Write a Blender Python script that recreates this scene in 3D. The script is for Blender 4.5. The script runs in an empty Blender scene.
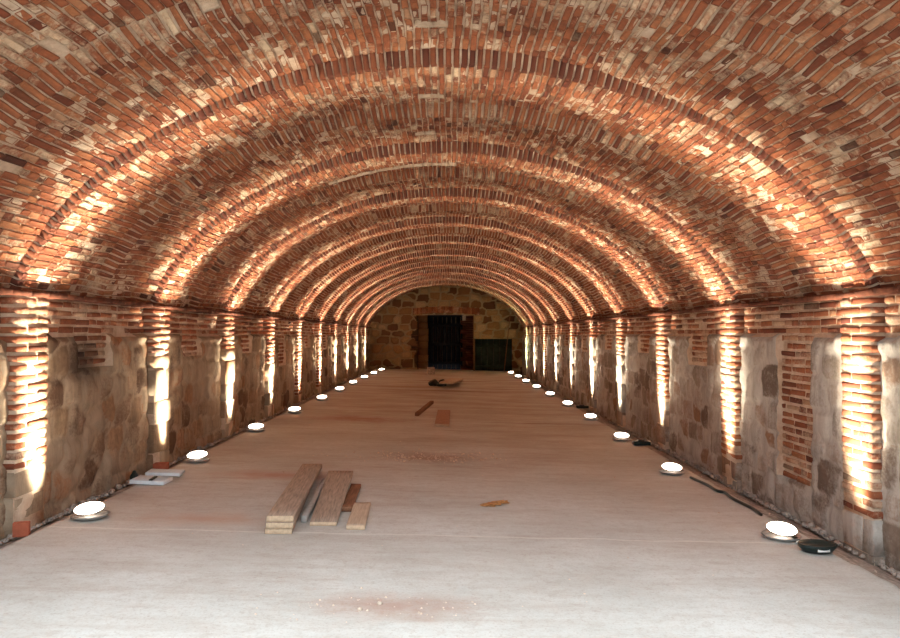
import bpy, math, random
import numpy as np
from mathutils import Vector, Matrix

random.seed(7)
RNG = np.random.default_rng(11)
C = bpy.context.scene.collection
F = 720.0                      # focal length in pixels for a 900 px wide frame
CAM = Vector((0, 0, 1.6))
W = 3.15                       # half width at the wall base
D0, PITCH, NB = 5.17, 2.45, 10 # first rib, bay length, ribs in view
RIBW = 0.38
Y0, Y1 = 2.4, 29.5            # mouth of the tunnel, end wall
EA, EB, EZ = 3.21, 2.26, 1.3   # ellipse of the rib soffits
SPRING = 1.9
RIBS = [D0 + PITCH * k for k in range(-2, NB)]


def floor_z(x, y):
    z = 0.168 - 0.024 * x
    x = np.asarray(x)
    l = np.clip((-2.84 - x) / 0.31, 0, 1.6) * 0.11
    r = np.clip((x - 2.68) / 0.47, 0, 1.6) * 0.15
    q = z - l - r
    return float(q) if q.ndim == 0 else q


def at(px, py, lift=0.0):
    """point on the floor (raised by lift) that the camera sees at a pixel"""
    dx, dz = (px - 446) / F, (335 - py) / F
    y = 8.0
    for _ in range(60):
        y = (floor_z(dx * y, y) + lift - 1.6) / dz
    return Vector((dx * y, y, floor_z(dx * y, y) + lift))


# ------------------------------------------------------------------ materials
def new_mat(name):
    m = bpy.data.materials.new(name)
    m.use_nodes = True
    nt = m.node_tree
    b = nt.nodes['Principled BSDF']
    b.inputs['Roughness'].default_value = 0.9
    b.inputs['Specular IOR Level'].default_value = 0.2
    return m, nt, b


def node(nt, kind, **kw):
    n = nt.nodes.new(kind)
    for k, v in kw.items():
        if k.startswith('_'):
            setattr(n, k[1:], v)
        else:
            n.inputs[k.replace('__', ' ')].default_value = v
    return n


def ramp(nt, fac, stops, interp='LINEAR'):
    r = nt.nodes.new('ShaderNodeValToRGB')
    r.color_ramp.interpolation = interp
    e = r.color_ramp.elements
    while len(e) < len(stops):
        e.new(0.5)
    for el, (p, c) in zip(e, stops):
        el.position = p
        el.color = (c[0], c[1], c[2], 1) if len(c) == 3 else c
    nt.links.new(fac, r.inputs[0])
    return r.outputs[0]


def mix(nt, fac, a, b, blend='MIX'):
    m = nt.nodes.new('ShaderNodeMix')
    m.data_type = 'RGBA'
    m.blend_type = blend
    m.clamp_factor = True
    for sock, v in ((m.inputs[0], fac), (m.inputs[6], a), (m.inputs[7], b)):
        if isinstance(v, (int, float)):
            sock.default_value = v
        elif isinstance(v, tuple):
            sock.default_value = (v[0], v[1], v[2], 1)
        else:
            nt.links.new(v, sock)
    return m.outputs[2]


def noise(nt, vec, scale, detail=5, rough=0.6):
    n = nt.nodes.new('ShaderNodeTexNoise')
    n.inputs['Scale'].default_value = scale
    n.inputs['Detail'].default_value = detail
    n.inputs['Roughness'].default_value = rough
    nt.links.new(vec, n.inputs['Vector'])
    return n.outputs['Fac']


def objvec(nt, sx=1, sy=1, sz=1):
    t = nt.nodes.new('ShaderNodeTexCoord')
    mp = nt.nodes.new('ShaderNodeMapping')
    mp.inputs['Scale'].default_value = (sx, sy, sz)
    nt.links.new(t.outputs['Object'], mp.inputs['Vector'])
    return mp.outputs['Vector']


def bump(nt, b, h, strength, dist):
    n = nt.nodes.new('ShaderNodeBump')
    n.inputs['Strength'].default_value = strength
    n.inputs['Distance'].default_value = dist
    nt.links.new(h, n.inputs['Height'])
    nt.links.new(n.outputs['Normal'], b.inputs['Normal'])


def attr(nt):
    a = nt.nodes.new('ShaderNodeAttribute')
    a.attribute_name = 'tone'
    s = nt.nodes.new('ShaderNodeSeparateColor')
    nt.links.new(a.outputs['Color'], s.inputs[0])
    return s.outputs[0], s.outputs[1], s.outputs[2]


def mat_masonry(name, stops, smear_col, smear_lo, smear_hi, dark=(0.10, 0.05, 0.035), gw=0.42, streak=None):
    """fired bricks or stones: one tone per brick, lime smears and soot blotches over it"""
    m, nt, b = new_mat(name)
    r, g, bl = attr(nt)
    v = objvec(nt)
    c = ramp(nt, r, stops)
    n2 = noise(nt, v, 22, 6)
    c = mix(nt, ramp(nt, n2, [(0.35, (0, 0, 0)), (0.75, (0.5, 0.5, 0.5))]), c, dark)
    n1 = noise(nt, v, 2.1, 6, 0.7)
    add = nt.nodes.new('ShaderNodeMath'); add.operation = 'ADD'
    nt.links.new(n1, add.inputs[0])
    mul = nt.nodes.new('ShaderNodeMath'); mul.operation = 'MULTIPLY'
    nt.links.new(g, mul.inputs[0]); mul.inputs[1].default_value = gw
    nt.links.new(mul.outputs[0], add.inputs[1])
    n3 = noise(nt, v, 45, 4)
    add2 = nt.nodes.new('ShaderNodeMath'); add2.operation = 'MULTIPLY_ADD'
    nt.links.new(n3, add2.inputs[0]); add2.inputs[1].default_value = 0.35
    nt.links.new(add.outputs[0], add2.inputs[2])
    f = ramp(nt, add2.outputs[0], [(smear_lo, (0, 0, 0)), (smear_hi, (1, 1, 1))])
    c = mix(nt, f, c, smear_col)
    if streak:
        vs_ = objvec(nt, 1, 5.0, 0.9)
        c = mix(nt, ramp(nt, noise(nt, vs_, 1.6, 7, 0.7), [(0.42, (0, 0, 0)), (0.68, (0.5, 0.5, 0.5))]), c, streak)
    # blue channel holds soot, and shade painted on rib faces and doorway jambs
    c = mix(nt, bl, c, (0.022, 0.014, 0.012))
    nt.links.new(c, b.inputs['Base Color'])
    bump(nt, b, noise(nt, v, 60, 6, 0.7), 0.6, 0.012)
    return m


BRICK = [(0.0, (0.12, 0.030, 0.018)), (0.3, (0.24, 0.068, 0.031)), (0.6, (0.35, 0.112, 0.050)),
         (0.85, (0.43, 0.165, 0.072)), (1.0, (0.48, 0.27, 0.16))]
m_vault_brick = mat_masonry('vault_brick', BRICK, (0.60, 0.44, 0.30), 0.82, 1.2, gw=0.24)
m_wall_brick = mat_masonry('wall_brick', BRICK, (0.56, 0.40, 0.28), 0.78, 1.2, gw=0.26)
m_mortar, nt, b = new_mat('lime_mortar')
v = objvec(nt)
_r, _g, soot_ = attr(nt)
c = ramp(nt, noise(nt, v, 5, 7, 0.7), [(0.3, (0.42, 0.27, 0.18)), (0.5, (0.64, 0.47, 0.34)), (0.7, (0.78, 0.65, 0.51))])
c = mix(nt, soot_, c, (0.03, 0.018, 0.014))
nt.links.new(c, b.inputs['Base Color'])
bump(nt, b, noise(nt, v, 50, 7, 0.75), 0.9, 0.02)

STONE_W = [(0.0, (0.11, 0.065, 0.04)), (0.35, (0.25, 0.15, 0.09)), (0.65, (0.38, 0.26, 0.16)), (0.85, (0.44, 0.20, 0.09)), (1.0, (0.52, 0.42, 0.30))]
STONE_G = [(0.0, (0.15, 0.11, 0.085)), (0.35, (0.27, 0.21, 0.165)), (0.65, (0.36, 0.30, 0.245)), (0.9, (0.34, 0.19, 0.11)), (1.0, (0.50, 0.44, 0.37))]
STONE_E = [(0.0, (0.10, 0.045, 0.02)), (0.35, (0.24, 0.12, 0.05)), (0.65, (0.34, 0.20, 0.09)), (1.0, (0.45, 0.30, 0.16))]
m_stone_warm = mat_masonry('rubble_stone_brown', STONE_W, (0.40, 0.30, 0.21), 0.78, 1.15, streak=(0.07, 0.038, 0.022))
m_stone_grey = mat_masonry('rubble_stone_grey', STONE_G, (0.52, 0.47, 0.42), 0.76, 1.12, streak=(0.13, 0.095, 0.075))  # greyer than the left stone: bluish daylight tinted into the colour
m_stone_end = mat_masonry('rubble_stone_end', STONE_E, (0.30, 0.22, 0.13), 0.84, 1.3)


def mat_simple(name, col, rough=0.7, metal=0.0, var=0.25, scale=30, bmp=0.3, dist=0.004, stretch=(1, 1, 1)):
    m, nt, b = new_mat(name)
    v = objvec(nt, *stretch)
    n = noise(nt, v, scale, 5)
    lo = tuple(c * (1 - var) for c in col)
    hi = tuple(min(1, c * (1 + var)) for c in col)
    nt.links.new(ramp(nt, n, [(0.3, lo), (0.7, hi)]), b.inputs['Base Color'])
    b.inputs['Roughness'].default_value = rough
    b.inputs['Metallic'].default_value = metal
    bump(nt, b, n, bmp, dist)
    return m


m_cornice = mat_simple('dark_cornice_brick', (0.12, 0.040, 0.022), 0.95, var=0.5, scale=14, bmp=0.8, dist=0.01)
m_wood = mat_simple('weathered_wood', (0.33, 0.245, 0.19), 0.85, var=0.35, scale=9, stretch=(8, 0.6, 8), bmp=0.5)
m_wood_dark = mat_simple('dark_wood', (0.22, 0.10, 0.055), 0.85, var=0.4, scale=9, stretch=(8, 0.6, 8), bmp=0.5)
m_wood_pale = mat_simple('pale_wood', (0.46, 0.35, 0.26), 0.85, var=0.2, scale=9, stretch=(8, 0.6, 8), bmp=0.5)
m_wood_red = mat_simple('reddish_wood', (0.36, 0.20, 0.14), 0.85, var=0.3, scale=9, stretch=(8, 0.6, 8), bmp=0.5)
m_end_grain = mat_simple('end_grain', (0.52, 0.38, 0.26), 0.9, var=0.2, scale=40, bmp=0.4)
m_batten = mat_simple('grey_batten', (0.34, 0.32, 0.30), 0.8, var=0.15, scale=20)
m_rim = mat_simple('lamp_rim_metal', (0.45, 0.43, 0.42), 0.4, 0.7, 0.1)
m_black = mat_simple('black_plastic', (0.015, 0.022, 0.020), 0.35, 0, 0.3)
m_white = mat_simple('white_label', (0.8, 0.8, 0.78), 0.6, 0, 0.03)
m_panel = mat_simple('pale_blue_sheet', (0.68, 0.76, 0.82), 0.5, 0, 0.08)
m_panel_grit = mat_simple('pale_grit', (0.62, 0.50, 0.40), 0.9, 0, 0.4, scale=20)
m_red = mat_simple('fresh_red_brick', (0.36, 0.10, 0.055), 0.9, 0, 0.15)
m_shav = mat_simple('wood_shavings', (0.50, 0.25, 0.10), 0.9, 0, 0.5, scale=50)
m_debris = mat_simple('dirt', (0.36, 0.30, 0.26), 0.95, 0, 0.5, scale=20)
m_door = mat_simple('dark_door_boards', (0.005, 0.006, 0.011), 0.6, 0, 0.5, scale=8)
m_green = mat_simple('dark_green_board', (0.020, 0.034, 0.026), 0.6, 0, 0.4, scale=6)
m_ground = mat_simple('outside_ground', (0.42, 0.36, 0.30), 0.95, 0, 0.2, scale=2)


def mat_lens(name, col, s):
    m, nt, b = new_mat(name)
    b.inputs['Base Color'].default_value = (0.9, 0.9, 0.9, 1)
    b.inputs['Emission Color'].default_value = (*col, 1)
    b.inputs['Emission Strength'].default_value = s
    return m


m_lens = mat_lens('lamp_glass_glowing', (1, 0.86, 0.70), 14)


def mat_floor():
    m, nt, b = new_mat('concrete_slab')
    v = objvec(nt)
    base = ramp(nt, noise(nt, v, 0.9, 8, 0.65), [(0.3, (0.46, 0.45, 0.42)), (0.55, (0.56, 0.55, 0.52)), (0.75, (0.62, 0.61, 0.585))])
    # streaks of red brick dust, lying across the slab
    vs = objvec(nt, 0.35, 1.0, 1)
    n = noise(nt, vs, 1.6, 8, 0.72)
    sep = nt.nodes.new('ShaderNodeSeparateXYZ'); nt.links.new(v, sep.inputs[0])
    mr = nt.nodes.new('ShaderNodeMapRange')
    mr.inputs['From Min'].default_value = 4.5; mr.inputs['From Max'].default_value = 15
    mr.inputs['To Min'].default_value = -0.08; mr.inputs['To Max'].default_value = 0.13
    nt.links.new(sep.outputs[1], mr.inputs[0])  # densest far in: real dirt plus warm lamplight put into the colour
    ad = nt.nodes.new('ShaderNodeMath'); ad.operation = 'ADD'
    nt.links.new(n, ad.inputs[0]); nt.links.new(mr.outputs[0], ad.inputs[1])
    f = ramp(nt, ad.outputs[0], [(0.50, (0, 0, 0)), (0.78, (0.85, 0.85, 0.85))])
    c = mix(nt, f, base, (0.33, 0.22, 0.165))
    # fine trowel streaks
    vs2 = objvec(nt, 0.6, 2.6, 1)
    n2 = noise(nt, vs2, 2.4, 10, 0.75)
    c = mix(nt, ramp(nt, n2, [(0.45, (0, 0, 0)), (0.7, (0.6, 0.6, 0.6))]), c, (0.40, 0.33, 0.28))
    c = mix(nt, ramp(nt, noise(nt, v, 14, 8, 0.8), [(0.5, (0, 0, 0)), (0.72, (0.55, 0.55, 0.55))]), c, (0.36, 0.29, 0.24))
    n3 = noise(nt, v, 70, 5, 0.7)
    c = mix(nt, ramp(nt, n3, [(0.52, (0, 0, 0)), (0.75, (0.6, 0.6, 0.6))]), c, (0.30, 0.22, 0.17))
    # brown spills of mortar grit: centre x, y, half sizes
    for cx, cy, rx, ry, col in ((-0.28, 4.25, 0.62, 0.28, (0.36, 0.20, 0.14)), (-0.20, 9.35, 0.85, 0.55, (0.30, 0.17, 0.11)),
                                (-1.85, 8.0, 1.0, 0.35, (0.42, 0.20, 0.13)), (-2.0, 6.1, 0.7, 0.3, (0.45, 0.28, 0.20)),
                                (-1.6, 13.4, 1.3, 0.7, (0.30, 0.11, 0.06)), (0.3, 20.5, 2.4, 0.35, (0.18, 0.07, 0.04)),
                                (0.0, 25.0, 3, 0.3, (0.20, 0.08, 0.05)), (1.6, 13.3, 1.3, 0.09, (0.2, 0.08, 0.05))):
        cx, cy, rx, ry = cx * 0.9, cy * 0.9, rx * 0.9, ry * 0.9
        mp = nt.nodes.new('ShaderNodeMapping'); mp.vector_type = 'POINT'
        tc = nt.nodes.new('ShaderNodeTexCoord'); nt.links.new(tc.outputs['Object'], mp.inputs['Vector'])
        mp.inputs['Location'].default_value = (-cx / rx, -cy / ry, 0)
        mp.inputs['Scale'].default_value = (1 / rx, 1 / ry, 0)
        ln = nt.nodes.new('ShaderNodeVectorMath'); ln.operation = 'LENGTH'
        nt.links.new(mp.outputs[0], ln.inputs[0])
        ma = nt.nodes.new('ShaderNodeMath'); ma.operation = 'MULTIPLY_ADD'
        nt.links.new(noise(nt, v, 7, 8, 0.75), ma.inputs[0]); ma.inputs[1].default_value = 1.6
        nt.links.new(ln.outputs['Value'], ma.inputs[2])
        fac = ramp(nt, ma.outputs[0], [(0.0, (0, 0, 0)), (1.0, (0, 0, 0))])
        rr = fac.node.color_ramp
        rr.elements[0].position = 0.9; rr.elements[0].color = (0.75, 0.75, 0.75, 1)
        rr.elements[1].position = 1.0; rr.elements[1].color = (0, 0, 0, 1)
        mr2 = nt.nodes.new('ShaderNodeMapRange')
        mr2.inputs['From Min'].default_value = 1.75; mr2.inputs['From Max'].default_value = 0.9
        mr2.inputs['To Max'].default_value = 0.7
        nt.links.new(ma.outputs[0], mr2.inputs[0])
        nt.nodes.remove(fac.node)
        c = mix(nt, mr2.outputs[0], c, col)
    # joints between the pours, running across
    for jy, jw, jc in ((5.17, 0.010, (0.74, 0.72, 0.66)), (7.9, 0.006, (0.30, 0.22, 0.17)), (13.35, 0.02, (0.20, 0.09, 0.06)), (19.5, 0.05, (0.16, 0.07, 0.05))):
        wv = nt.nodes.new('ShaderNodeMath'); wv.operation = 'MULTIPLY_ADD'
        nt.links.new(noise(nt, v, 2.5, 5), wv.inputs[0]); wv.inputs[1].default_value = 0.10; nt.links.new(sep.outputs[1], wv.inputs[2])
        cp = nt.nodes.new('ShaderNodeMath'); cp.operation = 'COMPARE'
        nt.links.new(wv.outputs[0], cp.inputs[0]); cp.inputs[1].default_value = jy + 0.05; cp.inputs[2].default_value = jw
        m2 = nt.nodes.new('ShaderNodeMath'); m2.operation = 'MULTIPLY'
        nt.links.new(cp.outputs[0], m2.inputs[0]); m2.inputs[1].default_value = 0.5
        c = mix(nt, m2.outputs[0], c, jc)
    nt.links.new(c, b.inputs['Base Color'])
    b.inputs['Roughness'].default_value = 0.85
    h = mix(nt, 0.5, noise(nt, v, 40, 6, 0.7), n)
    bump(nt, b, h, 0.35, 0.015)
    return m


m_floor = mat_floor()


# ------------------------------------------------------------------ mesh helpers
def link(name, me, mat, parent=None, smooth=False):
    for m in (mat if isinstance(mat, (list, tuple)) else [mat]):
        me.materials.append(m)
    if smooth:
        me.shade_smooth()
    o = bpy.data.objects.new(name, me)
    C.objects.link(o)
    if parent:
        o.parent = parent
    return o


def mesh_np(name, verts, faces, tone=None, mat_index=None):
    me = bpy.data.meshes.new(name)
    verts = np.asarray(verts, dtype=np.float32)
    faces = np.asarray(faces, dtype=np.int32)
    me.vertices.add(len(verts)); me.vertices.foreach_set('co', verts.ravel())
    me.loops.add(faces.size); me.loops.foreach_set('vertex_index', faces.ravel())
    me.polygons.add(len(faces))
    me.polygons.foreach_set('loop_start', np.arange(len(faces), dtype=np.int32) * 4)
    if mat_index is not None:
        me.polygons.foreach_set('material_index', np.asarray(mat_index, dtype=np.int32))
    me.update(calc_edges=True)
    if tone is not None:
        a = me.color_attributes.new('tone', 'FLOAT_COLOR', 'POINT')
        a.data.foreach_set('color', np.asarray(tone, dtype=np.float32).ravel())
    me.validate()
    return me


class Blocks:
    """bricks laid on a curved surface: each is a rounded block from a buried ring to a chamfered face"""
    def __init__(self, surf):
        self.surf, self.q, self.tone, self.mi = surf, [], [], []

    def add(self, u0, u1, v0, v1, out, deep, tone, mi=0, cham=0.008, wob=0.005):
        cu, cv = (u0 + u1) / 2, (v0 + v1) / 2
        quad = [(u0, v0), (u1, v0), (u1, v1), (u0, v1)]
        jit = [(random.uniform(-wob, wob), random.uniform(-wob, wob)) for _ in quad]
        tilt = [random.uniform(-wob, wob) for _ in quad]
        ring = []
        for lev in range(3):
            ins = cham if lev == 2 else 0
            for i, (u, v_) in enumerate(quad):
                uu = u + jit[i][0] + (ins if u < cu else -ins)
                vv = v_ + jit[i][1] + (ins if v_ < cv else -ins)
                dd = deep if lev == 0 else (out - cham + tilt[i] if lev == 1 else out + tilt[i])
                ring.append((uu, vv, dd))
        self.q.append(ring); self.tone.append(tone); self.mi.append(mi)

    def arrays(self):
        q = np.array(self.q, dtype=np.float64)           # n,12,3
        n = len(q)
        P = self.surf(q[..., 0], q[..., 1], q[..., 2]).reshape(-1, 3)
        base = []
        for a in (0, 4):
            for i in range(4):
                j = (i + 1) % 4
                base.append((a + i, a + j, a + 4 + j, a + 4 + i))
        base.append((8, 9, 10, 11))
        base = np.array(base)
        Fs = (base[None] + (np.arange(n) * 12)[:, None, None]).reshape(-1, 4)
        T = np.repeat(np.array(self.tone, dtype=np.float32), 12, axis=0)
        mi = np.repeat(np.array(self.mi), 9)
        return P, Fs, T, mi


def join(parts):
    V, Fc, T, M, off = [], [], [], [], 0
    for P, f, t, mi in parts:
        V.append(P); Fc.append(f + off); T.append(t); M.append(mi); off += len(P)
    return np.concatenate(V), np.concatenate(Fc), np.concatenate(T), np.concatenate(M)


def grid_faces(nu, nv, keep=None):
    i, j = np.meshgrid(np.arange(nu - 1), np.arange(nv - 1), indexing='ij')
    a = i * nv + j
    f = np.stack([a, a + nv, a + nv + 1, a + 1], -1)
    if keep is not None:
        return f[keep]
    return f.reshape(-1, 4)


def vnoise(x, y, seed, scale):
    """smooth value noise"""
    x, y = np.asarray(x) * scale + seed * 17.3, np.asarray(y) * scale + seed * 5.7
    xi, yi = np.floor(x).astype(np.int64), np.floor(y).astype(np.int64)
    fx, fy = x - xi, y - yi
    fx, fy = fx * fx * (3 - 2 * fx), fy * fy * (3 - 2 * fy)

    def h(a, b_):
        n = (a * 374761393 + b_ * 668265263 + seed * 974634777) & 0x7fffffff
        n = ((n ^ (n >> 13)) * 1274126177) & 0x7fffffff
        return ((n ^ (n >> 16)) & 0xffff) / 65535.0
    return (h(xi, yi) * (1 - fx) + h(xi + 1, yi) * fx) * (1 - fy) + (h(xi, yi + 1) * (1 - fx) + h(xi + 1, yi + 1) * fx) * fy - 0.5


def tone(lo=0.0, hi=1.0, soot=0.0):
    r = min(max(random.gauss(0.5, 0.22), lo), hi)
    if random.random() < 0.04:
        soot = max(soot, random.uniform(0.3, 0.7))
    return (r, random.random() ** 1.5, soot, 1)


# ------------------------------------------------------------------ the vault
PHI0 = math.asin((SPRING - EZ) / EB)
_ph = np.linspace(PHI0, math.pi - PHI0, 2001)
_sx, _sz = EA * np.cos(_ph), EZ + EB * np.sin(_ph)
_s = np.concatenate([[0], np.cumsum(np.hypot(np.diff(_sx), np.diff(_sz)))])
ARC = _s[-1]


def arch(y, s, off):
    """y along the tunnel, s along the arch from the right springing, off outward"""
    s = s + 0.022 * vnoise(y, s, 3, 1.3) + 0.012 * vnoise(y, s, 9, 4.5)
    ph = np.interp(s, _s, _ph) + np.where(s < 0, s, 0) / EA + np.where(s > ARC, s - ARC, 0) / EA
    nx, nz = np.cos(ph) / EA, np.sin(ph) / EB
    ln = np.hypot(nx, nz)
    o = off + 0.020 * vnoise(y, s, 5, 0.9)
    return np.stack([EA * np.cos(ph) + nx / ln * o, y + 0 * s, EZ + EB * np.sin(ph) + nz / ln * o], -1)


def smooth(t):
    t = np.clip(t, 0, 1)
    return t * t * (3 - 2 * t)


def step_size(s):
    """the steps are deep at the crown and shallow on the haunches"""
    x = np.abs(np.interp(s, _s, _sx)) / 2.0
    return 0.42 + 0.55 * (1 - smooth((x - 0.25) / 0.75)) + 0.10 * vnoise(s, s, 31, 0.8)


FA, FB = 1.16, 1.31             # the folded course in mid bay


def bay_off(y, s):
    """how far the shell lies outside the rib soffit: two humps in each bay with a folded course between"""
    t = np.mod(np.asarray(y, dtype=float) - D0, PITCH)
    g = step_size(s)
    gf = 0.35 + 0.65 * g
    hi = 0.115 * g
    hf, lf = 0.015 + 0.085 * gf, 0.02 + 0.005 * gf
    rise1 = 0.008 + (hf - 0.008) * smooth((t - RIBW) / 0.78) ** 0.8
    fold = hf + (lf - hf) * smooth((t - FA) / (FB - FA))
    rise2 = lf + (hi - lf) * smooth((t - FB) / 0.95) ** 0.8
    return np.where(t < RIBW, hi, np.where(t < FA, rise1, np.where(t < FB, fold, rise2)))


def surf_vault(u, v_, d):
    return arch(u, v_, bay_off(u, v_) + d)


def surf_rib(u, v_, d):
    return arch(u, v_, d)


COURSE = 0.0545
NC = int(ARC / COURSE)
CH = ARC / NC

vb = Blocks(surf_vault)
for c_ in range(NC):
    s0, s1 = c_ * CH + 0.0070, (c_ + 1) * CH - 0.0070
    for k, D in enumerate(RIBS):
        ya, yb = D + RIBW + 0.004, D + FA - 0.02
        if D + PITCH < Y0:
            continue
        segs = [(ya, yb, None), (D + FA - 0.01, D + FB + 0.0, 'fold'), (D + FB + 0.012, D + PITCH - 0.004, None)]
        for a_, b_, kind in segs:
            if kind == 'fold':
                if b_ < min(D + PITCH, Y1) and a_ > Y0:
                    vb.add(a_, b_, s0 + 0.002, s1 - 0.002, -0.008, 0.03, tone(0, 0.8), 0)
                continue
            y = a_
            first = random.uniform(0.08, 0.24)
            while y < b_ - 0.03:
                if y < Y0:
                    y += 0.2
                    continue
                L = first if y == a_ else (random.uniform(0.17, 0.24) if random.random() > 0.35 else random.uniform(0.09, 0.13))
                e = min(y + L, b_)
                if b_ - e < 0.06:
                    e = b_
                if e < Y1 - 0.02 and random.random() > 0.012:
                    vb.add(y + 0.008, e - 0.008, s0, s1, -random.uniform(-0.001, 0.009), 0.03, tone(), 0, wob=0.005, cham=0.006)
                y = e
vault_parts = [vb.arrays()]
# the lime mortar shell behind the bricks
yy = np.arange(Y0, Y1 + 0.001, 0.04)
yy = np.unique(np.concatenate([yy] + [[D + RIBW - 0.001, D + RIBW + 0.001, D - 0.001, D + FA, D + FB] for D in RIBS if D > Y0]))
yy = yy[(yy >= Y0) & (yy <= Y1)]
ss = np.linspace(-0.02, ARC + 0.02, NC * 2 + 1)
U, V_ = np.meshgrid(yy, ss, indexing='ij')
P = surf_vault(U, V_, 0.001 + 0.010 * vnoise(U, V_, 2, 9)).reshape(-1, 3)
f = grid_faces(len(yy), len(ss))
vault_parts.append((P, f, np.tile([[0.5, 0.5, 0, 1]], (len(P), 1)), np.ones(len(f), dtype=int)))
# outer skin so the shell has thickness and lets no light in
P2 = surf_vault(U[::4, ::4], V_[::4, ::4], 0.30 + 0 * U[::4, ::4]).reshape(-1, 3)
f2 = grid_faces(len(yy[::4]), len(ss[::4]))
vault_parts.append((P2, f2, np.tile([[0.5, 0.5, 0, 1]], (len(P2), 1)), np.ones(len(f2), dtype=int)))
# white mortar ridges smeared along the crown
sm = Blocks(surf_vault)
CR = ARC / 2
for (px, py, wpx, hh, oy) in ((432, 24, 34, 0.06, 0), (432, 94, 27, 0.05, 0), (426, 133, 27, 0.04, 0), (392, 163, 130, 0.05, 0), (204, 5, 14, 0.10, 0)):
    Dd = 720 * 2.02 / (335 - py) if px > 300 else 3.9
    x = (px - 446) / F * Dd
    n_ = max(1, int(wpx / F * Dd / 0.10))
    for i in range(n_):
        xx = x + (i - (n_ - 1) / 2) * 0.10
        s_ = CR - xx
        sm.add(Dd - hh / 2 + random.uniform(-.006, .006), Dd + hh / 2, s_ - 0.052, s_ + 0.052, -0.026, 0.02, (0.5, 0.9, 0, 1), 1, wob=0.004)
vault_parts.append(sm.arrays())
V3, F3, T3, M3 = join(vault_parts)
ceiling = link('ceiling', mesh_np('ceiling', V3, F3, T3, M3), [m_vault_brick, m_mortar])
ceiling['kind'] = 'structure'

for D in RIBS:
    if D < Y0:
        continue
    rb = Blocks(surf_rib)
    for c_ in range(NC):
        s0, s1 = c_ * CH + 0.0070, (c_ + 1) * CH - 0.0070
        cuts = (0.0, 0.065, RIBW) if c_ % 2 else (0.0, 0.055, RIBW)
        cuts = (0.0, cuts[1], random.uniform(0.18, 0.27), RIBW)
        for i in range(3):
            dark = i == 0  # near face has its shade painted in: darker tones, no smear
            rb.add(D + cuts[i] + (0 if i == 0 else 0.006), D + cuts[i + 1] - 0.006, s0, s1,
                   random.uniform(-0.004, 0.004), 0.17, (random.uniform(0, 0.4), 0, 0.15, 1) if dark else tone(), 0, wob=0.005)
    parts = [rb.arrays()]
    vv = np.linspace(0, ARC, NC * 2 + 1)
    prof = [(0.007, 0.17), (0.007, 0.009), (0.10, 0.006), (0.20, 0.005), (0.30, 0.006), (RIBW - 0.008, 0.008), (RIBW - 0.008, 0.17)]
    uu = np.array([D + a for a, _ in prof]); dd = np.array([b_ for _, b_ in prof])
    U, V_ = np.meshgrid(uu, vv, indexing='ij')
    P = surf_rib(U, V_, np.repeat(dd[:, None], len(vv), 1)).reshape(-1, 3)
    f = grid_faces(len(uu), len(vv))
    parts.append((P, f, np.tile([[0.5, 0.5, 0, 1]], (len(P), 1)), np.ones(len(f), dtype=int)))
    V3, F3, T3, M3 = join(parts)
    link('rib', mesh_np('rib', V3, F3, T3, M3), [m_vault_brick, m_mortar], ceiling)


# ------------------------------------------------------------------ rubble relief
def cells(u, v_, cu, cv, seed):
    """jittered cells: returns joint distance and a random tone for each point"""
    gi, gj = np.floor(u / cu).astype(int), np.floor(v_ / cv).astype(int)
    best = np.full(u.shape, 9.0); second = np.full(u.shape, 9.0)
    tn = np.zeros(u.shape); tn2 = np.zeros(u.shape)
    for a in (-1, 0, 1):
        for b_ in (-1, 0, 1):
            i, j = gi + a, gj + b_
            n = (i * 73856093 ^ j * 19349663 ^ seed * 83492791) & 0x7fffffff
            r1 = ((n * 1103515245 + 12345) & 0x7fffffff) / 2147483647.0
            r2 = ((n * 69069 + 907633) & 0x7fffffff) / 2147483647.0
            r3 = ((n * 22695477 + 77) & 0x7fffffff) / 2147483647.0
            px = (i + 0.5 * (j % 2) + 0.15 + 0.7 * r1) * cu - 0.25 * cu
            py = (j + 0.2 + 0.6 * r2) * cv
            d = np.maximum(np.abs(u - px) / cu, np.abs(v_ - py) / cv) * 0.85 + np.hypot((u - px) / cu, (v_ - py) / cv) * 0.15
            d = d * (0.85 + 0.35 * r3)
            c1 = d < best
            second = np.where(c1, best, np.minimum(second, d))
            tn = np.where(c1, r3, tn); tn2 = np.where(c1, r1, tn2)
            best = np.where(c1, d, best)
    return second - best, tn, tn2


def wall_data(side):
    """per-bay lists: how low the brick facing of each pilaster and each mid-bay strip reaches"""
    if side < 0:
        pil = [0.62, 1.38, 1.39, 1.1, 0.35, 0.3, 1.6, 1.3, 1.5, 1.5]
        strip = [1.28, 1.31, 1.3, 1.0, 1.3, 1.2, 1.3, 1.3, 1.3, 1.3]
    else:
        pil = [0.27, 0.26, 0.66, 1.25, 1.5, 1.4, 1.5, 0.5, 1.4, 1.5]
        strip = [0.27, 1.19, 1.28, 1.3, 1.2, 1.3, 1.3, 1.3, 1.3, 1.3]
    return [1.2, 1.2] + pil, [0.6 if side < 0 else 1.0, 1.2] + strip


PW = 0.40                       # pilaster width along the tunnel
STRIP = (1.00, 1.60)            # mid-bay strip, from the near face of the pilaster
BAND = 1.60                     # underside of the brick band
TOP = 1.885
VC = 0.070                      # wall brick course


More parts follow.
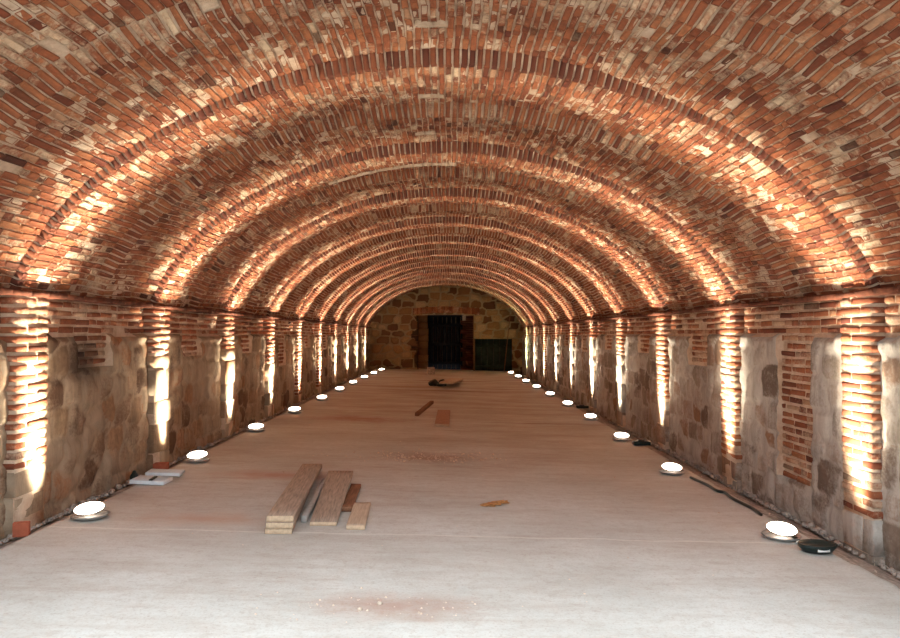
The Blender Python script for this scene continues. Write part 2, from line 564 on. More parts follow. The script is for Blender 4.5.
def build_wall(side):
    nm = 'wall_left' if side < 0 else 'wall_right'
    pil, strip = wall_data(side)
    base_x = 3.19 if side < 0 else 3.165
    seed = 4 if side < 0 else 8

    def surf(u, v_, d):          # d measured outward into the room from x = 3.19
        x = side * (base_x - d * (1 if side < 0 else 0.84) + 0.012 * vnoise(u, v_, seed, 0.8))
        return np.stack([x, u + 0 * v_, v_ + 0.008 * vnoise(u, v_, seed + 1, 1.5)], -1)

    yy = np.arange(Y0, Y1 + 0.02, 0.03)
    zz = np.arange(-0.25, 2.02, 0.03)
    U, V_ = np.meshgrid(yy, zz, indexing='ij')
    j, tn, tn2 = cells(U + 0.03 * vnoise(U, V_, 7, 6), V_ + 0.03 * vnoise(U, V_, 8, 6), 0.30, 0.25, seed)
    stone = smooth(j / 0.30) * (0.012 + 0.022 * tn2) + 0.012 * vnoise(U, V_, 3, 18) + 0.014 * vnoise(U, V_, 4, 6)
    t = np.mod(U - D0, PITCH)
    k = np.clip(np.floor((U - D0) / PITCH).astype(int) + 2, 0, len(strip) - 1)
    sb = np.array(strip)[k]
    in_strip = (t > STRIP[0]) & (t < STRIP[1])
    brick = ((V_ > BAND - 0.02 + 0.02 * vnoise(U, V_, 12, 3)) | (in_strip & (V_ > sb)))
    depth = np.where(brick, 0.0, np.where(in_strip, 0.012, 0.035) + stone)
    soot = np.zeros_like(U)
    if side < 0:
        soot = 0.9 * np.exp(-((U - 6.35) / 0.35) ** 2 - ((V_ - 1.38) / 0.22) ** 2)
    P = surf(U, V_, depth).reshape(-1, 3)
    mortar = (1 - smooth(j / 0.16))
    T = np.stack([tn, np.clip(mortar * 0.7 + 0.75 * tn2 + 0.1, 0, 1.6), soot, np.ones_like(U)], -1).reshape(-1, 4)
    f = grid_faces(len(yy), len(zz))
    mi = brick[:-1, :-1].reshape(-1).astype(int)
    parts = [(P, f, T, np.where(mi == 1, 2, 1))]
    # thick back so the wall is solid
    P2 = np.array([[side * 3.5, Y0, -0.25], [side * 3.5, Y1, -0.25], [side * 3.5, Y1, 2.3], [side * 3.5, Y0, 2.3]])
    parts.append((P2, np.array([[0, 1, 2, 3]]), np.tile([[0.5, 0.5, 0, 1]], (4, 1)), np.array([1])))
    bl = Blocks(surf)

    def course(a, b_, z, out, hold):
        y = a
        L0 = random.uniform(0.08, 0.26)
        while y < b_ - 0.02:
            L = L0 if y == a else (0.25 if random.random() > 0.3 else 0.13) + random.uniform(-0.02, 0.02)
            e = min(y + L, b_)
            if b_ - e < 0.05:
                e = b_
            so = 0.0
            if side < 0:
                so = 0.95 * math.exp(-(((y + e) / 2 - 6.35) / 0.33) ** 2 - ((z - 1.40) / 0.2) ** 2)
            if random.random() > hold:
                bl.add(y + 0.008, e - 0.008, z + 0.012, z + VC - 0.012, out + random.uniform(-0.005, 0.004), -0.01, tone(0, 1, so))
            y = e
    z = 0.0
    nz = 0
    zb = TOP - VC * 28
    for r in range(28):
        z = zb + r * VC
        for i, D in enumerate(RIBS):
            if z >= BAND - 0.03:
                a, b_ = D + PW, min(D + PITCH, Y1)
                if b_ > Y0 and b_ > a:
                    course(max(a, Y0), b_, z, 0.012, 0.01)
            elif z > strip[i] + random.uniform(-0.02, 0.02):
                a, b_ = D + STRIP[0], D + STRIP[1]
                if a > Y0 and b_ < Y1:
                    course(a, b_, z, 0.012, 0.02)
    parts.append(bl.arrays())
    V3, F3, T3, M3 = join(parts)
    st = m_stone_warm if side < 0 else m_stone_grey
    wall = link(nm, mesh_np(nm, V3, F3, T3, M3), [m_wall_brick, st, m_mortar])
    wall['kind'] = 'structure'

    # pilasters
    for i, D in enumerate(RIBS):
        if D < Y0:
            continue
        pb = Blocks(surf)
        z = zb
        r = 0
        while z < TOP - 0.01:
            if z > pil[i] - 0.02:
                cuts = (0, 0.26, PW) if r % 2 else (0, 0.14, PW)
                for q in range(2):
                    pb.add(D + cuts[q] + (0 if q == 0 else 0.007), D + cuts[q + 1] - (0.007 if q == 0 else 0),
                           z + 0.012, z + VC - 0.012, 0.124 + random.uniform(-0.005, 0.005), 0.0, tone(), 0, wob=0.004)
            z += VC; r += 1
        z = -0.2
        while z < pil[i] - 0.02:
            h = min(random.uniform(0.2, 0.34), pil[i] + 0.005 - z)
            if pil[i] - (z + h) < 0.08:
                h = pil[i] + 0.005 - z
            cut = random.choice([None, 0.14, 0.24])
            for (a, b_) in ([(0, PW)] if cut is None else [(0, cut), (cut, PW)]):
                pb.add(D + a + 0.003, D + b_ - 0.003, z + 0.005, z + h - 0.004, 0.122 + random.uniform(-0.012, 0.012), 0.0,
                       (random.uniform(0.4, 1), random.random(), 0, 1), 1, cham=0.014, wob=0.010)
            z += h
        parts = [pb.arrays()]
        prof = [(0.008, -0.02), (0.008, 0.114), (PW / 2, 0.117), (PW - 0.008, 0.114), (PW - 0.008, -0.02)]
        vv = np.linspace(-0.22, TOP, 60)
        U, V_ = np.meshgrid(np.array([D + a for a, _ in prof]), vv, indexing='ij')
        dd = np.repeat(np.array([b_ for _, b_ in prof])[:, None], len(vv), 1)
        P = surf(U, V_, dd + 0.006 * vnoise(U, V_, 2, 9)).reshape(-1, 3)
        f = grid_faces(len(prof), len(vv))
        parts.append((P, f, np.tile([[0.8, 1, 0, 1]], (len(P), 1)), np.full(len(f), 2)))
        V3, F3, T3, M3 = join(parts)
        link('pilaster', mesh_np('pilaster', V3, F3, T3, M3), [m_wall_brick, st, m_mortar], wall)

    # projecting springing course
    cb = Blocks(surf)
    y = Y0
    while y < Y1 - 0.02:
        e = min(y + random.uniform(0.22, 0.27), Y1)
        cb.add(y, e - 0.004, TOP, TOP + 0.042, 0.150 + random.uniform(-0.008, 0.008), -0.1, tone(0, 0.4, 0.2), 0, wob=0.005)
        y = e
    P, f, T, mi = cb.arrays()
    tr = link('trim_1' if side < 0 else 'trim_2', mesh_np('cornice', P, f, T, mi), [m_cornice])
    tr['kind'] = 'structure'
    return wall


build_wall(-1)
build_wall(1)


# ------------------------------------------------------------------ floor and the ground outside
ys = np.linspace(Y0, Y1 + 0.6, 500); xs = np.concatenate([np.linspace(-3.4, -2.7, 25), np.linspace(-2.6, 2.5, 20), np.linspace(2.56, 3.4, 30)])
U, V_ = np.meshgrid(ys, xs, indexing='ij')
edge = ((V_ < -2.84 + 0.05 * vnoise(U, V_, 3, 2.0)) | (V_ > 2.68 + 0.06 * vnoise(U, V_, 4, 2.0)))
Z = floor_z(V_, U) + np.where(edge, 0.03 * vnoise(U, V_, 6, 9) + 0.02 * vnoise(U, V_, 5, 3) - 0.025, 0.004 * vnoise(U, V_, 6, 1.2))
P = np.stack([V_, U, Z], -1).reshape(-1, 3)
f = grid_faces(len(ys), len(xs))[:, ::-1]
mi = edge[:-1, :-1].reshape(-1).astype(int)
fl = link('floor', mesh_np('floor', P, f, None, mi), [m_floor, m_debris], smooth=True)
fl['kind'] = 'structure'
P = [(-30, -40, 0.1), (30, -40, 0.1), (30, Y0, 0.1), (-30, Y0, 0.1)]
g = link('ground', mesh_np('ground', P, [(0, 1, 2, 3)]), m_ground)
g['kind'] = 'structure'

# ------------------------------------------------------------------ end wall
WE = Y1


def hole(x, z):
    """the doorway recess with its broken left edge, and the low opening beside it"""
    edge = -1.24 + 0.07 * math.sin(z * 7.0) + (-0.26 if 0.95 < z < 1.16 else 0) + (-0.10 if 1.5 < z < 1.75 else 0)
    if edge < x < 1.15 and z < 2.40 + 0.05 * math.cos(x * 1.6):
        return True
    return 1.1 < x < 2.70 and z < 1.46


xs = np.arange(-3.3, 3.3, 0.04); zs = np.arange(-0.2, 4.0, 0.04)
U, V_ = np.meshgrid(xs, zs, indexing='ij')
j, tn, tn2 = cells(U + 0.06 * vnoise(U, V_, 7, 4), V_ + 0.06 * vnoise(U, V_, 8, 4), 0.46, 0.30, 21)
H = smooth(j / 0.25) * (0.03 + 0.04 * tn2) + 0.02 * vnoise(U, V_, 3, 12)
P = np.stack([U, WE - H, V_], -1).reshape(-1, 3)
mort = 1 - smooth(j / 0.22)
T = np.stack([tn, np.clip(mort * 1.5 + 0.2 * tn2, 0, 1.5), 0 * tn, 1 + 0 * tn], -1).reshape(-1, 4)
keep = np.array([[not hole(xs[i] + 0.02, zs[k] + 0.02) for k in range(len(zs) - 1)] for i in range(len(xs) - 1)])
f = grid_faces(len(xs), len(zs), keep)
parts = [(P, f, T, np.zeros(len(f), dtype=int))]
# a slot near the crown is a shallow dark socket between stones
bw = Blocks(lambda u, v_, d: np.stack([u, WE - d, v_ + 0 * u], -1))
# arch of bricks on edge above the doorway
for i in range(-17, 18):
    x = i * 0.078
    zc = 2.46 + 0.05 * math.cos(x * 1.6)
    bw.add(x - 0.033, x + 0.033, zc, zc + 0.26, 0.075 + random.uniform(-.01, .01), -0.05, (random.uniform(0.2, 0.8), 0.4, 0, 1), 1)
# sides of the doorway recess: stone left, toothed brick right
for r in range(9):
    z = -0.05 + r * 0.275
    bw.add(-1.5, -1.14 + random.uniform(-0.05, 0.05) + 0.0, z, z + 0.255, -0.16, -1.1, (random.uniform(0.0, 0.35), 0.0, 0.6, 1), 0, cham=0.03)  # shade inside the recess painted into the stone tones
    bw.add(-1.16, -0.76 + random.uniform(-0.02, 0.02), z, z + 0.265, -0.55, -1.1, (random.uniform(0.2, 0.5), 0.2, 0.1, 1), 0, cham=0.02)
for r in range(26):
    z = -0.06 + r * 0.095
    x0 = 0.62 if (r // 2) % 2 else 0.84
    bw.add(x0, 1.17, z, z + 0.08, -0.30 - (0.25 if x0 < 0.7 else 0), -1.1, (random.uniform(0.0, 0.4), 0.0, 0.55, 1), 1)  # recess shade painted into these brick tones too
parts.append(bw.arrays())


def boxarr(x0, x1, y0, y1, z0, z1):
    p = np.array([[x, y, z] for x in (x0, x1) for y in (y0, y1) for z in (z0, z1)])
    f = np.array([(0, 1, 3, 2), (4, 6, 7, 5), (0, 4, 5, 1), (2, 3, 7, 6), (0, 2, 6, 4), (1, 5, 7, 3)])
    return p, f


for bx_ in ((-1.6, 2.9, WE + 1.1, WE + 1.15, -0.2, 2.7), (-1.5, 1.3, WE + 0.02, WE + 1.1, 2.50, 2.6), (1.16, 2.8, WE + 0.02, WE + 1.1, 1.50, 1.6),
            (1.12, 1.18, WE + 0.02, WE + 1.1, -0.1, 2.5), (2.74, 2.8, WE + 0.02, WE + 1.1, -0.1, 1.5), (-1.56, -1.50, WE + 0.0, WE + 1.1, -0.1, 2.5),
            (-3.5, 3.5, WE + 1.15, WE + 1.3, -0.3, 4.2)):
    p, f = boxarr(*bx_)
    parts.append((p, f, np.tile([[0.3, 0.2, 0, 1]], (8, 1)), np.zeros(6, dtype=int)))
V3, F3, T3, M3 = join(parts)
ew = link('wall_back', mesh_np('wall_back', V3, F3, T3, M3), [m_stone_end, m_wall_brick])
ew['kind'] = 'structure'


def box_mesh(name, boxes, bevel=0.0):
    V, Fc, o = [], [], 0
    for bx_ in boxes:
        p, f = boxarr(*bx_)
        V.append(p); Fc.append(f + o); o += 8
    return mesh_np(name, np.concatenate(V), np.concatenate(Fc))


def bevel(o, w=0.004, seg=2):
    md = o.modifiers.new('bevel', 'BEVEL'); md.width = w; md.segments = seg; md.limit_method = 'ANGLE'
    return o


fz = floor_z(0, WE)
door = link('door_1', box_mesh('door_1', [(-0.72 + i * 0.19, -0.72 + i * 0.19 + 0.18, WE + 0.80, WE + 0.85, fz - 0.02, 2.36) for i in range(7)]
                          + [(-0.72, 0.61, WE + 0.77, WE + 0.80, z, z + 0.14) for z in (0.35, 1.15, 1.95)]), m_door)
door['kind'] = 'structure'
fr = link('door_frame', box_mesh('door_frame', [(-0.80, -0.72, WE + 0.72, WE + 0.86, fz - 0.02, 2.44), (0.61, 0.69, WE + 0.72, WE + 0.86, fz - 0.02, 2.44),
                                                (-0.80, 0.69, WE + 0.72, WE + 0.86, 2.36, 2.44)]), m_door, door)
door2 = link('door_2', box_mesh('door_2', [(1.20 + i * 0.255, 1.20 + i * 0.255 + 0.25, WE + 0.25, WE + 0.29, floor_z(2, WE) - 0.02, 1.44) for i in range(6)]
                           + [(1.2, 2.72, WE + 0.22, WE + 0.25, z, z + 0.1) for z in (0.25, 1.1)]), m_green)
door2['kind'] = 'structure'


# ------------------------------------------------------------------ things
def tag(o, label, cat, group=None, kind=None):
    o['label'] = label; o['category'] = cat
    if group:
        o['group'] = group
    if kind:
        o['kind'] = kind
    return o


def empty(name, loc, rot=(0, 0, 0)):
    o = bpy.data.objects.new(name, None); C.objects.link(o)
    o.empty_display_size = 0.1
    o.location = loc; o.rotation_euler = rot
    return o


def lathe(name, prof, seg=40):
    n = len(prof)
    V, Fc = [], []
    for i in range(seg):
        a = 2 * math.pi * i / seg
        for r, z in prof:
            V.append((r * math.cos(a), r * math.sin(a), z))
    for i in range(seg):
        j2 = (i + 1) % seg
        for k in range(n - 1):
            Fc.append((i * n + k, j2 * n + k, j2 * n + k + 1, i * n + k + 1))
    me = bpy.data.meshes.new(name); me.from_pydata(V, [], Fc); me.update(); me.shade_smooth()
    return me


# sealed-beam floor lamps in shallow metal pans, tipped back towards the mouth of the tunnel
pan = lathe('pan', [(0.0, 0.002), (0.09, 0.002), (0.112, 0.010), (0.132, 0.024), (0.138, 0.030), (0.134, 0.033), (0.125, 0.028), (0.11, 0.018)])
bulb = lathe('bulb_shell', [(0.05, 0.010), (0.078, 0.022), (0.102, 0.042), (0.106, 0.047), (0.102, 0.050)])
lens = lathe('lens', [(0.103, 0.049), (0.095, 0.056), (0.073, 0.064), (0.045, 0.068), (0.02, 0.070), (0.0, 0.070)])

lampsL = [(93, 511), (199, 457), (257, 428), (294, 411), (321, 399), (339, 390), (353, 383), (362, 379), (371, 375), (378, 372)]
lampsR = [(783, 534), (675, 472), (624, 439), (591, 418), (569, 405), (551, 395), (538, 388), (527, 382), (520, 378), (514, 375)]
ordin = ['nearest the viewer', 'second from the viewer', 'third from the viewer', 'fourth from the viewer', 'fifth from the viewer',
         'sixth from the viewer', 'seventh from the viewer', 'fourth from the far end', 'third from the far end', 'next to last before the end wall']
extra = {(-1, 0): ', beyond the loose red brick', (-1, 1): ', beyond the pale flat sheets', (1, 0): ', beside a black dish',
         (1, 2): ', black box behind it'}
SPOT_W = 1080
for side, lst in ((-1, lampsL), (1, lampsR)):
    for k, (px, py) in enumerate(lst):
        p = at(px, py, 0.045)
        p.z -= 0.045
        Dk = D0 + PITCH * k
        p.y = max(p.y, Dk + 0.11)
        o = empty('floor_lamp', p + Vector((0, 0, 0.004)))
        wall = 'left' if side < 0 else 'right'
        where = 'farthest of its row' if k == 9 else ordin[k] if k < 7 else ['fourth from the far end', 'third from the far end', 'second from the far end'][k - 7]
        if k == 7: where = 'third from the far end'
        if k == 8: where = 'second from the far end'
        if k == 6: where = 'fourth from the far end'
        tag(o, f'glowing lamp by the {wall} wall, {where}' + extra.get((side, k), ''), 'floor lamp', f'uplights along the {wall} wall')
        tilt = math.radians(13)
        pn = link('pan', pan, [] if pan.materials else m_rim, o)
        bs = link('bulb_shell', bulb, [] if bulb.materials else m_rim, o)
        bs.rotation_euler = (tilt, 0, 0); bs.location = (0, 0, 0.028)
        ls = link('lens', lens, [] if lens.materials else m_lens, bs)
        L = bpy.data.lights.new('beam', 'SPOT')
        L.energy = SPOT_W
        L.color = (1.0, 0.91, 0.71)
        if side > 0 and k == 9:
            L.color = (0.80, 1.0, 0.62)
        L.spot_size = math.radians(144); L.spot_blend = 1.0; L.shadow_soft_size = 0.05
        lo = bpy.data.objects.new('beam', L); C.objects.link(lo); lo.parent = o
        lo.location = (0, 0.03, 0.12)
        # the oval beam of a sealed lamp: a tall fan across the tunnel, narrow along it, tipped to the wall
        dy = Dk + (0.20 if side < 0 else 0.27) - p.y - 0.03
        R_ = Matrix.Rotation(-math.atan(max(-0.6, min(0.6, dy)) / 1.5), 4, 'X') @ Matrix.Rotation(side * math.radians(15), 4, 'Y') @ Matrix.Rotation(math.pi, 4, 'X')
        lo.rotation_euler = R_.to_euler(); lo.scale = (1.0, 0.155, 1.0)
        S_ = bpy.data.lights.new('spill', 'SPOT')
        S_.energy = 35; S_.color = L.color; S_.spot_size = math.radians(150); S_.spot_blend = 0.6; S_.shadow_soft_size = 0.08
        so_ = bpy.data.objects.new('spill', S_); C.objects.link(so_); so_.parent = o
        so_.location = (0, 0, 0.12)
        so_.rotation_euler = (Matrix.Rotation(side * math.radians(-8), 4, 'Y') @ Matrix.Rotation(math.pi, 4, 'X')).to_euler()


def plank(name, label, pn, pf, width, thick, lift_n, lift_f, mat, group=None, endmat=True, wfar=None, parent=None, cup=0.0):
    """a sawn board from its near end centre to its far end centre"""
    a, b_ = at(*pn, lift_n), at(*pf, lift_f)
    L = (b_ - a).length
    n = 10
    V, Fc, mi = [], [], []
    for i in range(n + 1):
        t = i / n
        w = width + ((wfar or width) - width) * t
        for (sx, sz) in ((-0.5, 0), (0.5, 0), (0.5, 1), (-0.5, 1)):
            V.append((sx * w + random.uniform(-0.0015, 0.0015), t * L, sz * thick + cup * math.sin(math.pi * t) + random.uniform(-0.001, 0.001)))
    for i in range(n):
        for q in range(4):
            Fc.append((i * 4 + q, i * 4 + (q + 1) % 4, i * 4 + 4 + (q + 1) % 4, i * 4 + 4 + q)); mi.append(0)
    Fc.append((3, 2, 1, 0)); mi.append(1)
    Fc.append((n * 4, n * 4 + 1, n * 4 + 2, n * 4 + 3)); mi.append(1)
    me = mesh_np(name, V, Fc, None, mi)
    o = link(name, me, [mat, m_end_grain if endmat else mat])
    yv = (b_ - a).normalized()
    # lie on the slab, which falls gently to one side
    across = Vector((1, 0, (floor_z(a.x + 1, a.y) - floor_z(a.x, a.y))))
    zv = across.cross(yv).normalized() if across.cross(yv).z > 0 else -across.cross(yv).normalized()
    xv = yv.cross(zv).normalized()
    M = Matrix((xv, yv, zv)).transposed().to_4x4()
    M.translation = a + Vector((0, 0, 0.003))
    o.matrix_world = M
    bevel(o, 0.003, 1)
    tag(o, label, 'plank', group)
    return o


grp = 'planks lying in the foreground'
plank('wooden_plank', 'bottom board of the thick three-board stack at the left of the plank pile', (279.5, 533), (310, 471.5), 0.19, 0.040, 0, 0, m_wood, grp)
plank('wooden_plank', 'middle board of the thick three-board stack at the left of the plank pile', (280.5, 527.5), (311, 469.5), 0.19, 0.040, 0.043, 0.043, m_wood, grp)
plank('wooden_plank', 'top board of the thick three-board stack at the left of the plank pile', (281, 521), (313, 467.5), 0.19, 0.042, 0.086, 0.086, m_wood, grp)
plank('wooden_batten', 'thin grey batten lying between the stacked boards and the wide plank', (305, 521.5), (325.5, 483), 0.045, 0.05, 0, 0, m_batten, grp, endmat=False)
plank('wooden_plank', 'wide flat plank in the middle of the pile, leaning on a dark board', (324, 525), (341.5, 473), 0.198, 0.028, 0.0, 0.08, m_wood, grp, wfar=0.235)
plank('wooden_plank', 'dark reddish board half hidden under the right edge of the wide plank', (347, 511), (356.5, 487), 0.09, 0.036, 0.0, 0.0, m_wood_dark, grp, endmat=False)
plank('wooden_plank', 'short pale board at the right end of the plank pile', (356, 529), (363, 505.5), 0.135, 0.033, 0, 0, m_wood_pale, grp)
grp = None
plank('wooden_plank', 'short flat plank lying alone in the middle of the floor, end towards the viewer', (442, 426.5), (444, 412), 0.23, 0.04, 0, 0, m_wood_red, None)
plank('wooden_stick', 'narrow dark stick lying aslant on the floor left of the short flat plank', (417, 416), (432, 403.5), 0.07, 0.06, 0, 0, m_wood_dark, None, endmat=False)
plank('wooden_plank', 'light brown board lying on the dark debris heap near the end wall', (446, 384), (457, 380), 0.36, 0.05, 0.15, 0.10, m_wood_pale, None)


def lump(name, size, seed, mat, sub=3, rough=0.25, flat=1.0):
    import bmesh
    bm = bmesh.new()
    bmesh.ops.create_icosphere(bm, subdivisions=sub, radius=1.0)
    r = random.Random(seed)
    offs = [Vector((r.uniform(-1, 1), r.uniform(-1, 1), r.uniform(-1, 1))).normalized() for _ in range(9)]
    for v_ in bm.verts:
        d = 1.0
        for o_ in offs:
            k_ = v_.co.normalized().dot(o_)
            if k_ > 0.62:
                d = min(d, 0.72 / k_ + rough * 0.2)
        v_.co = Vector((v_.co.x * size[0], v_.co.y * size[1], max(v_.co.z, -0.6) * size[2])) * d
    me = bpy.data.meshes.new(name); bm.to_mesh(me); bm.free()
    return me


def put(name, me, mat, loc, rot=(0, 0, 0)):
    o = link(name, me, [] if me.materials else mat)
    o.location = loc; o.rotation_euler = rot
    return o


def brick_thing(label, px, py, size, rz, rx=0.0):
    p = at(px, py)
    me = box_mesh('loose_brick', [(-size[0] / 2, size[0] / 2, -size[1] / 2, size[1] / 2, 0, size[2])])
    o = put('loose_brick', me, m_red, p + Vector((0, 0, 0.004)), (rx, 0, rz))
    bevel(o, 0.006, 2)
    tag(o, label, 'brick')
    return o


brick_thing('loose orange-red brick on the floor at the foot of the nearest left pilaster', 25.5, 535, (0.10, 0.05, 0.10), 0.25)
brick_thing('red brick lying at the foot of the second left pilaster, behind the pale sheets', 163, 469, (0.14, 0.10, 0.07), 0.1)

# two pale flat sheets by the left wall
a = at(148, 484)
o = bevel(put('flat_sheet', box_mesh('flat_sheet', [(-0.155, 0.155, -0.10, 0.13, 0, 0.035)]), m_panel, a + Vector((0.02, 0.06, 0.012)), (0, 0.05, 0.0)), 0.004)
tag(o, 'front pale blue-grey flat sheet lying on the floor by the left wall', 'sheet')
a = at(161, 478)
o = bevel(put('flat_sheet', box_mesh('flat_sheet', [(-0.15, 0.17, -0.06, 0.14, 0, 0.03)]), m_panel, a + Vector((-0.01, 0.12, 0.016)), (0, 0.05, 0.12)), 0.004)
tag(o, 'rear pale blue-grey flat sheet lying behind the front one by the left wall', 'sheet')
o = put('black_lump', lump('black_lump', (0.035, 0.05, 0.075), 3, m_black), m_black, at(135, 483) + Vector((-0.01, 0.05, 0.045)))
tag(o, 'small upright black lump left of the pale sheets by the left wall', 'debris')
p = at(155, 479, 0.05)
plank('wooden_stick', 'short black strip lying across the two pale flat sheets', (152.5, 480), (158, 476.5), 0.03, 0.012, 0.05, 0.05, m_black, None, endmat=False)

# unlit black lamp pan with a white label, right foreground
p = at(818, 553)
o = empty('black_dish', p + Vector((0, 0.03, 0.003)))
tag(o, 'black round dish with a white label, right of the nearest right-hand lamp', 'lamp housing')
dish = lathe('dish_body', [(0.0, 0.003), (0.07, 0.003), (0.10, 0.010), (0.125, 0.040), (0.132, 0.062), (0.124, 0.064), (0.112, 0.045), (0.085, 0.030), (0.0, 0.026)])
dd_ = link('dish_body', dish, m_black, o); dd_.scale = (1.0, 0.75, 1)
lb = link('label', box_mesh('label', [(-0.04, 0.04, -0.100, -0.092, 0.010, 0.046)]), m_white, o)
lb.rotation_euler = (-0.25, 0, 0); lb.location = (0.0, 0.0, -0.008)
lb['label'] = 'small white rectangular label'

for (px, py, sx, sy, lab) in ((641, 445.5, 0.11, 0.06, 'short black box on the floor behind the third right lamp'),
                              (582, 408.5, 0.13, 0.06, 'small black box at the right wall by the fifth right lamp')):
    o = bevel(put('black_box', box_mesh('black_box', [(-sx, sx, -sy, sy, 0, 0.05), (-sx * 0.5, sx * 0.3, -sy * 0.7, sy * 0.7, 0.05, 0.065)]), m_black, at(px, py) + Vector((0, 0, 0.012))), 0.006)
    tag(o, lab, 'box')


def cord(name, pts, r, mat, label):
    P = [Vector(p_) for p_ in pts]
    path = []
    for i in range(len(P) - 1):
        p0, p1, p2, p3 = P[max(i - 1, 0)], P[i], P[i + 1], P[min(i + 2, len(P) - 1)]
        for q in range(6):
            t = q / 6
            path.append(0.5 * ((2 * p1) + (p2 - p0) * t + (2 * p0 - 5 * p1 + 4 * p2 - p3) * t * t + (3 * p1 - p0 - 3 * p2 + p3) * t ** 3))
    path.append(P[-1])
    V, Fc, n = [], [], 8
    for i, p_ in enumerate(path):
        d = (path[min(i + 1, len(path) - 1)] - path[max(i - 1, 0)]).normalized()
        x = d.cross(Vector((0.3, 0.1, 1))).normalized(); y = d.cross(x)
        for q in range(n):
            an = 2 * math.pi * q / n
            V.append(tuple(p_ + (x * math.cos(an) + y * math.sin(an)) * r))
    for i in range(len(path) - 1):
        for q in range(n):
            Fc.append((i * n + q, i * n + (q + 1) % n, (i + 1) * n + (q + 1) % n, (i + 1) * n + q))
    Fc += [(3, 2, 1, 0), (7, 6, 5, 4)]
    o = link(name, mesh_np(name, V, Fc), mat, smooth=True)
    tag(o, label, 'cable')
    return o


cord('black_cable', [at(x, y, 0.015) for x, y in ((690, 477), (706, 484), (716, 490), (724, 492), (732, 498), (744, 504), (752, 508), (760, 514))],
     0.014, m_black, 'black cable lying along the slab edge between the two nearest right lamps')
cord('black_cable', [at(x, y, 0.015) for x, y in ((792, 536), (797, 539), (800, 542))],
     0.012, m_black, 'short black cable joining the nearest right lamp to the black dish')

# splintered wood shavings in the middle of the floor
V, Fc = [], []
ctr = at(494, 504)
for i in range(46):
    t = random.uniform(-1, 1)
    cx = ctr.x + t * 0.09; cy = ctr.y + random.gauss(0, 0.035) + 0.05 * t
    cz = floor_z(cx, cy) + 0.004 + random.uniform(0, 0.035) * (1 - abs(t - 0.3)) * 0.8
    a = random.uniform(-0.5, 0.5); L = random.uniform(0.02, 0.06); wd = random.uniform(0.003, 0.008)
    d = Vector((math.cos(a), math.sin(a), random.uniform(-0.1, 0.25))) * L; s_ = Vector((-math.sin(a), math.cos(a), 0.3)) * wd
    p0 = Vector((cx, cy, cz)); b0 = len(V)
    for q in (p0 - d - s_, p0 - d + s_, p0 + d + s_, p0 + d - s_):
        V.append(tuple(q)); 
    for q in (p0 - d - s_, p0 - d + s_, p0 + d + s_, p0 + d - s_):
        V.append((q.x, q.y, q.z + 0.004))
    Fc += [tuple(b0 + q for q in f_) for f_ in ((3, 2, 1, 0), (4, 5, 6, 7), (0, 1, 5, 4), (1, 2, 6, 5), (2, 3, 7, 6), (3, 0, 4, 7))]
o = link('wood_shavings', mesh_np('wood_shavings', V, Fc), m_shav)
tag(o, 'small tuft of orange-brown splinters on the bare floor right of the plank pile', 'wood shavings', kind='stuff')

# debris heap near the doorway
dp = at(441, 386)
for i, (dx, dy, s_, lab) in enumerate(((-0.20, 0.0, (0.16, 0.12, 0.13), 'dark lump at the left of the debris heap near the end wall'),
                                       (0.05, 0.10, (0.14, 0.12, 0.12), 'dark lump in the middle of the debris heap near the end wall'),
                                       (0.0, -0.12, (0.12, 0.09, 0.07), 'small dark lump at the front of the debris heap near the end wall'))):
    o = put('rubble_lump', lump('rubble_lump', s_, 20 + i, m_black), m_black, dp + Vector((dx, dy, s_[2] * 0.55)))
    tag(o, lab, 'rubble')
o = put('stone_block', box_mesh('stone_block', [(-0.12, 0.12, -0.1, 0.1, 0, 0.26)]), m_debris, at(431, 374.5) + Vector((0, 0, 0.005)), (0, 0, 0.3))
bevel(o, 0.02); tag(o, 'squat brown block standing at the left foot of the dark doorway', 'stone')

# thin pole leaning against the end wall
cu_a = Vector(((503.5 - 446) / 24.4, WE - 0.30, floor_z(2.3, WE) + 0.02)); cu_b = Vector(((510 - 446) / 24.4, WE - 0.09, 2.45))
o = cord('thin_pole', [cu_a, (cu_a + cu_b) / 2, cu_b], 0.016, m_wood_dark, 'thin pole leaning against the end wall in front of the green boarded opening')
o['category'] = 'pole'


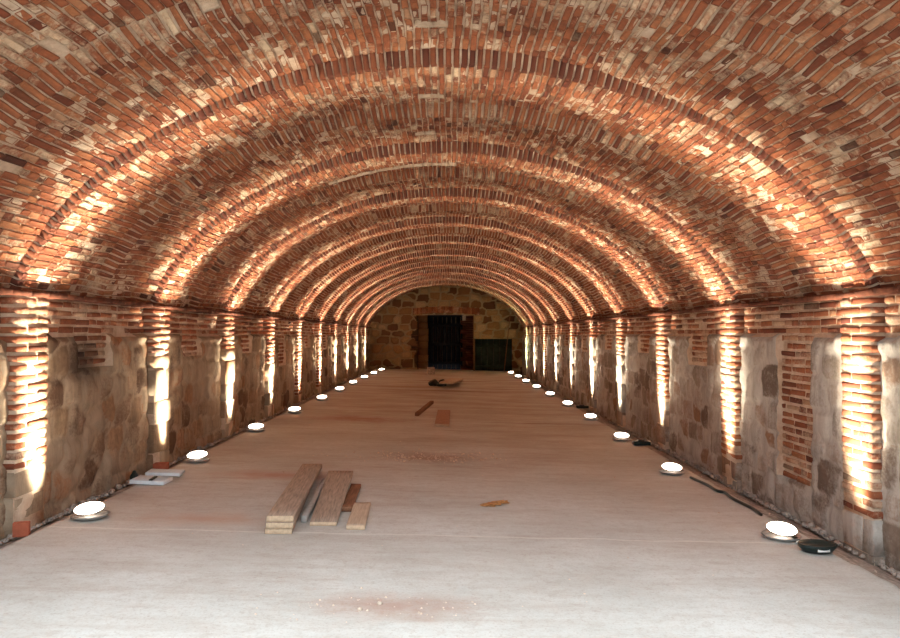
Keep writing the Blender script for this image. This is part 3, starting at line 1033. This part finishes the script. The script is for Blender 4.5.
# crumbled mortar and pebbles along the wall feet and scattered grit
def pebbles(name, spots, label, mat, smin, smax):
    V, Fc = [], []
    base = [(-1, -1, 0), (1, -1, 0), (1, 1, 0), (-1, 1, 0), (-.6, -.6, 1), (.6, -.6, 1), (.6, .6, 1), (-.6, .6, 1)]
    for x, y in spots:
        s_ = random.uniform(smin, smax) * (1 if random.random() > 0.08 else 2)
        a = random.uniform(0, 6.3); b0 = len(V); z = floor_z(x, y) - 0.001
        for bx_, by_, bz_ in base:
            q = (bx_ * s_ * random.uniform(.5, 1), by_ * s_ * random.uniform(.5, 1))
            V.append((x + q[0] * math.cos(a) - q[1] * math.sin(a), y + q[0] * math.sin(a) + q[1] * math.cos(a), z + bz_ * s_ * random.uniform(0.6, 1.1)))
        Fc += [tuple(b0 + q for q in f_) for f_ in ((3, 2, 1, 0), (4, 5, 6, 7), (0, 1, 5, 4), (1, 2, 6, 5), (2, 3, 7, 6), (3, 0, 4, 7))]
    o = link(name, mesh_np(name, V, Fc), mat)
    tag(o, label, name.replace('_', ' '), kind='stuff')
    return o


for side, nm in ((-1, 'left'), (1, 'right')):
    sp = []
    for i in range(3800):
        y = random.uniform(1.0, Y1 - 0.2)
        sp.append((side * (3.13 - abs(random.gauss(0, 0.05))), y))
    pebbles('mortar_rubble', sp, f'crumbled mortar and small stones along the foot of the {nm} wall', m_debris, 0.008, 0.024)
sp = [(random.gauss(-0.15, 0.42), random.gauss(8.45, 0.22)) for _ in range(420)] + [(random.gauss(-0.3, 0.3), random.gauss(3.8, 0.12)) for _ in range(60)]
sp += [(random.uniform(-2.8, 2.8), random.uniform(3.8, 12)) for _ in range(60)]
pebbles('floor_grit', sp, 'fine pale mortar grit scattered over the concrete floor', m_panel_grit, 0.003, 0.009)

# ------------------------------------------------------------------ sky, camera, view
w = bpy.data.worlds.new('sky'); bpy.context.scene.world = w
w.use_nodes = True
bg = w.node_tree.nodes['Background']
# bright overcast sky overhead, darkened towards the horizon so upright faces get less light
nt = w.node_tree
tc = nt.nodes.new('ShaderNodeTexCoord'); sp_ = nt.nodes.new('ShaderNodeSeparateXYZ')
nt.links.new(tc.outputs['Generated'], sp_.inputs[0])
nt.links.new(ramp(nt, sp_.outputs[2], [(0.0, (0.05, 0.05, 0.05)), (0.25, (0.27, 0.30, 0.32)), (0.8, (0.74, 0.83, 0.88))]), bg.inputs[0])
bg.inputs[1].default_value = 7.2

cam = bpy.data.cameras.new('camera')
cam.lens = 28.8; cam.sensor_width = 36; cam.clip_end = 200; cam.clip_start = 0.05
co = bpy.data.objects.new('camera', cam); C.objects.link(co)
co.location = CAM
co.rotation_euler = (math.radians(90) + math.atan(16 / F), 0, -math.atan(4 / F))
sc = bpy.context.scene
sc.camera = co
sc.view_settings.view_transform = 'Standard'
sc.view_settings.look = 'None'
sc.view_settings.gamma = 1
sc.view_settings.exposure = 0.2
sc.cycles.use_denoising = True
sc.cycles.max_bounces = 8
sc.cycles.diffuse_bounces = 5
sc.cycles.sample_clamp_indirect = 6
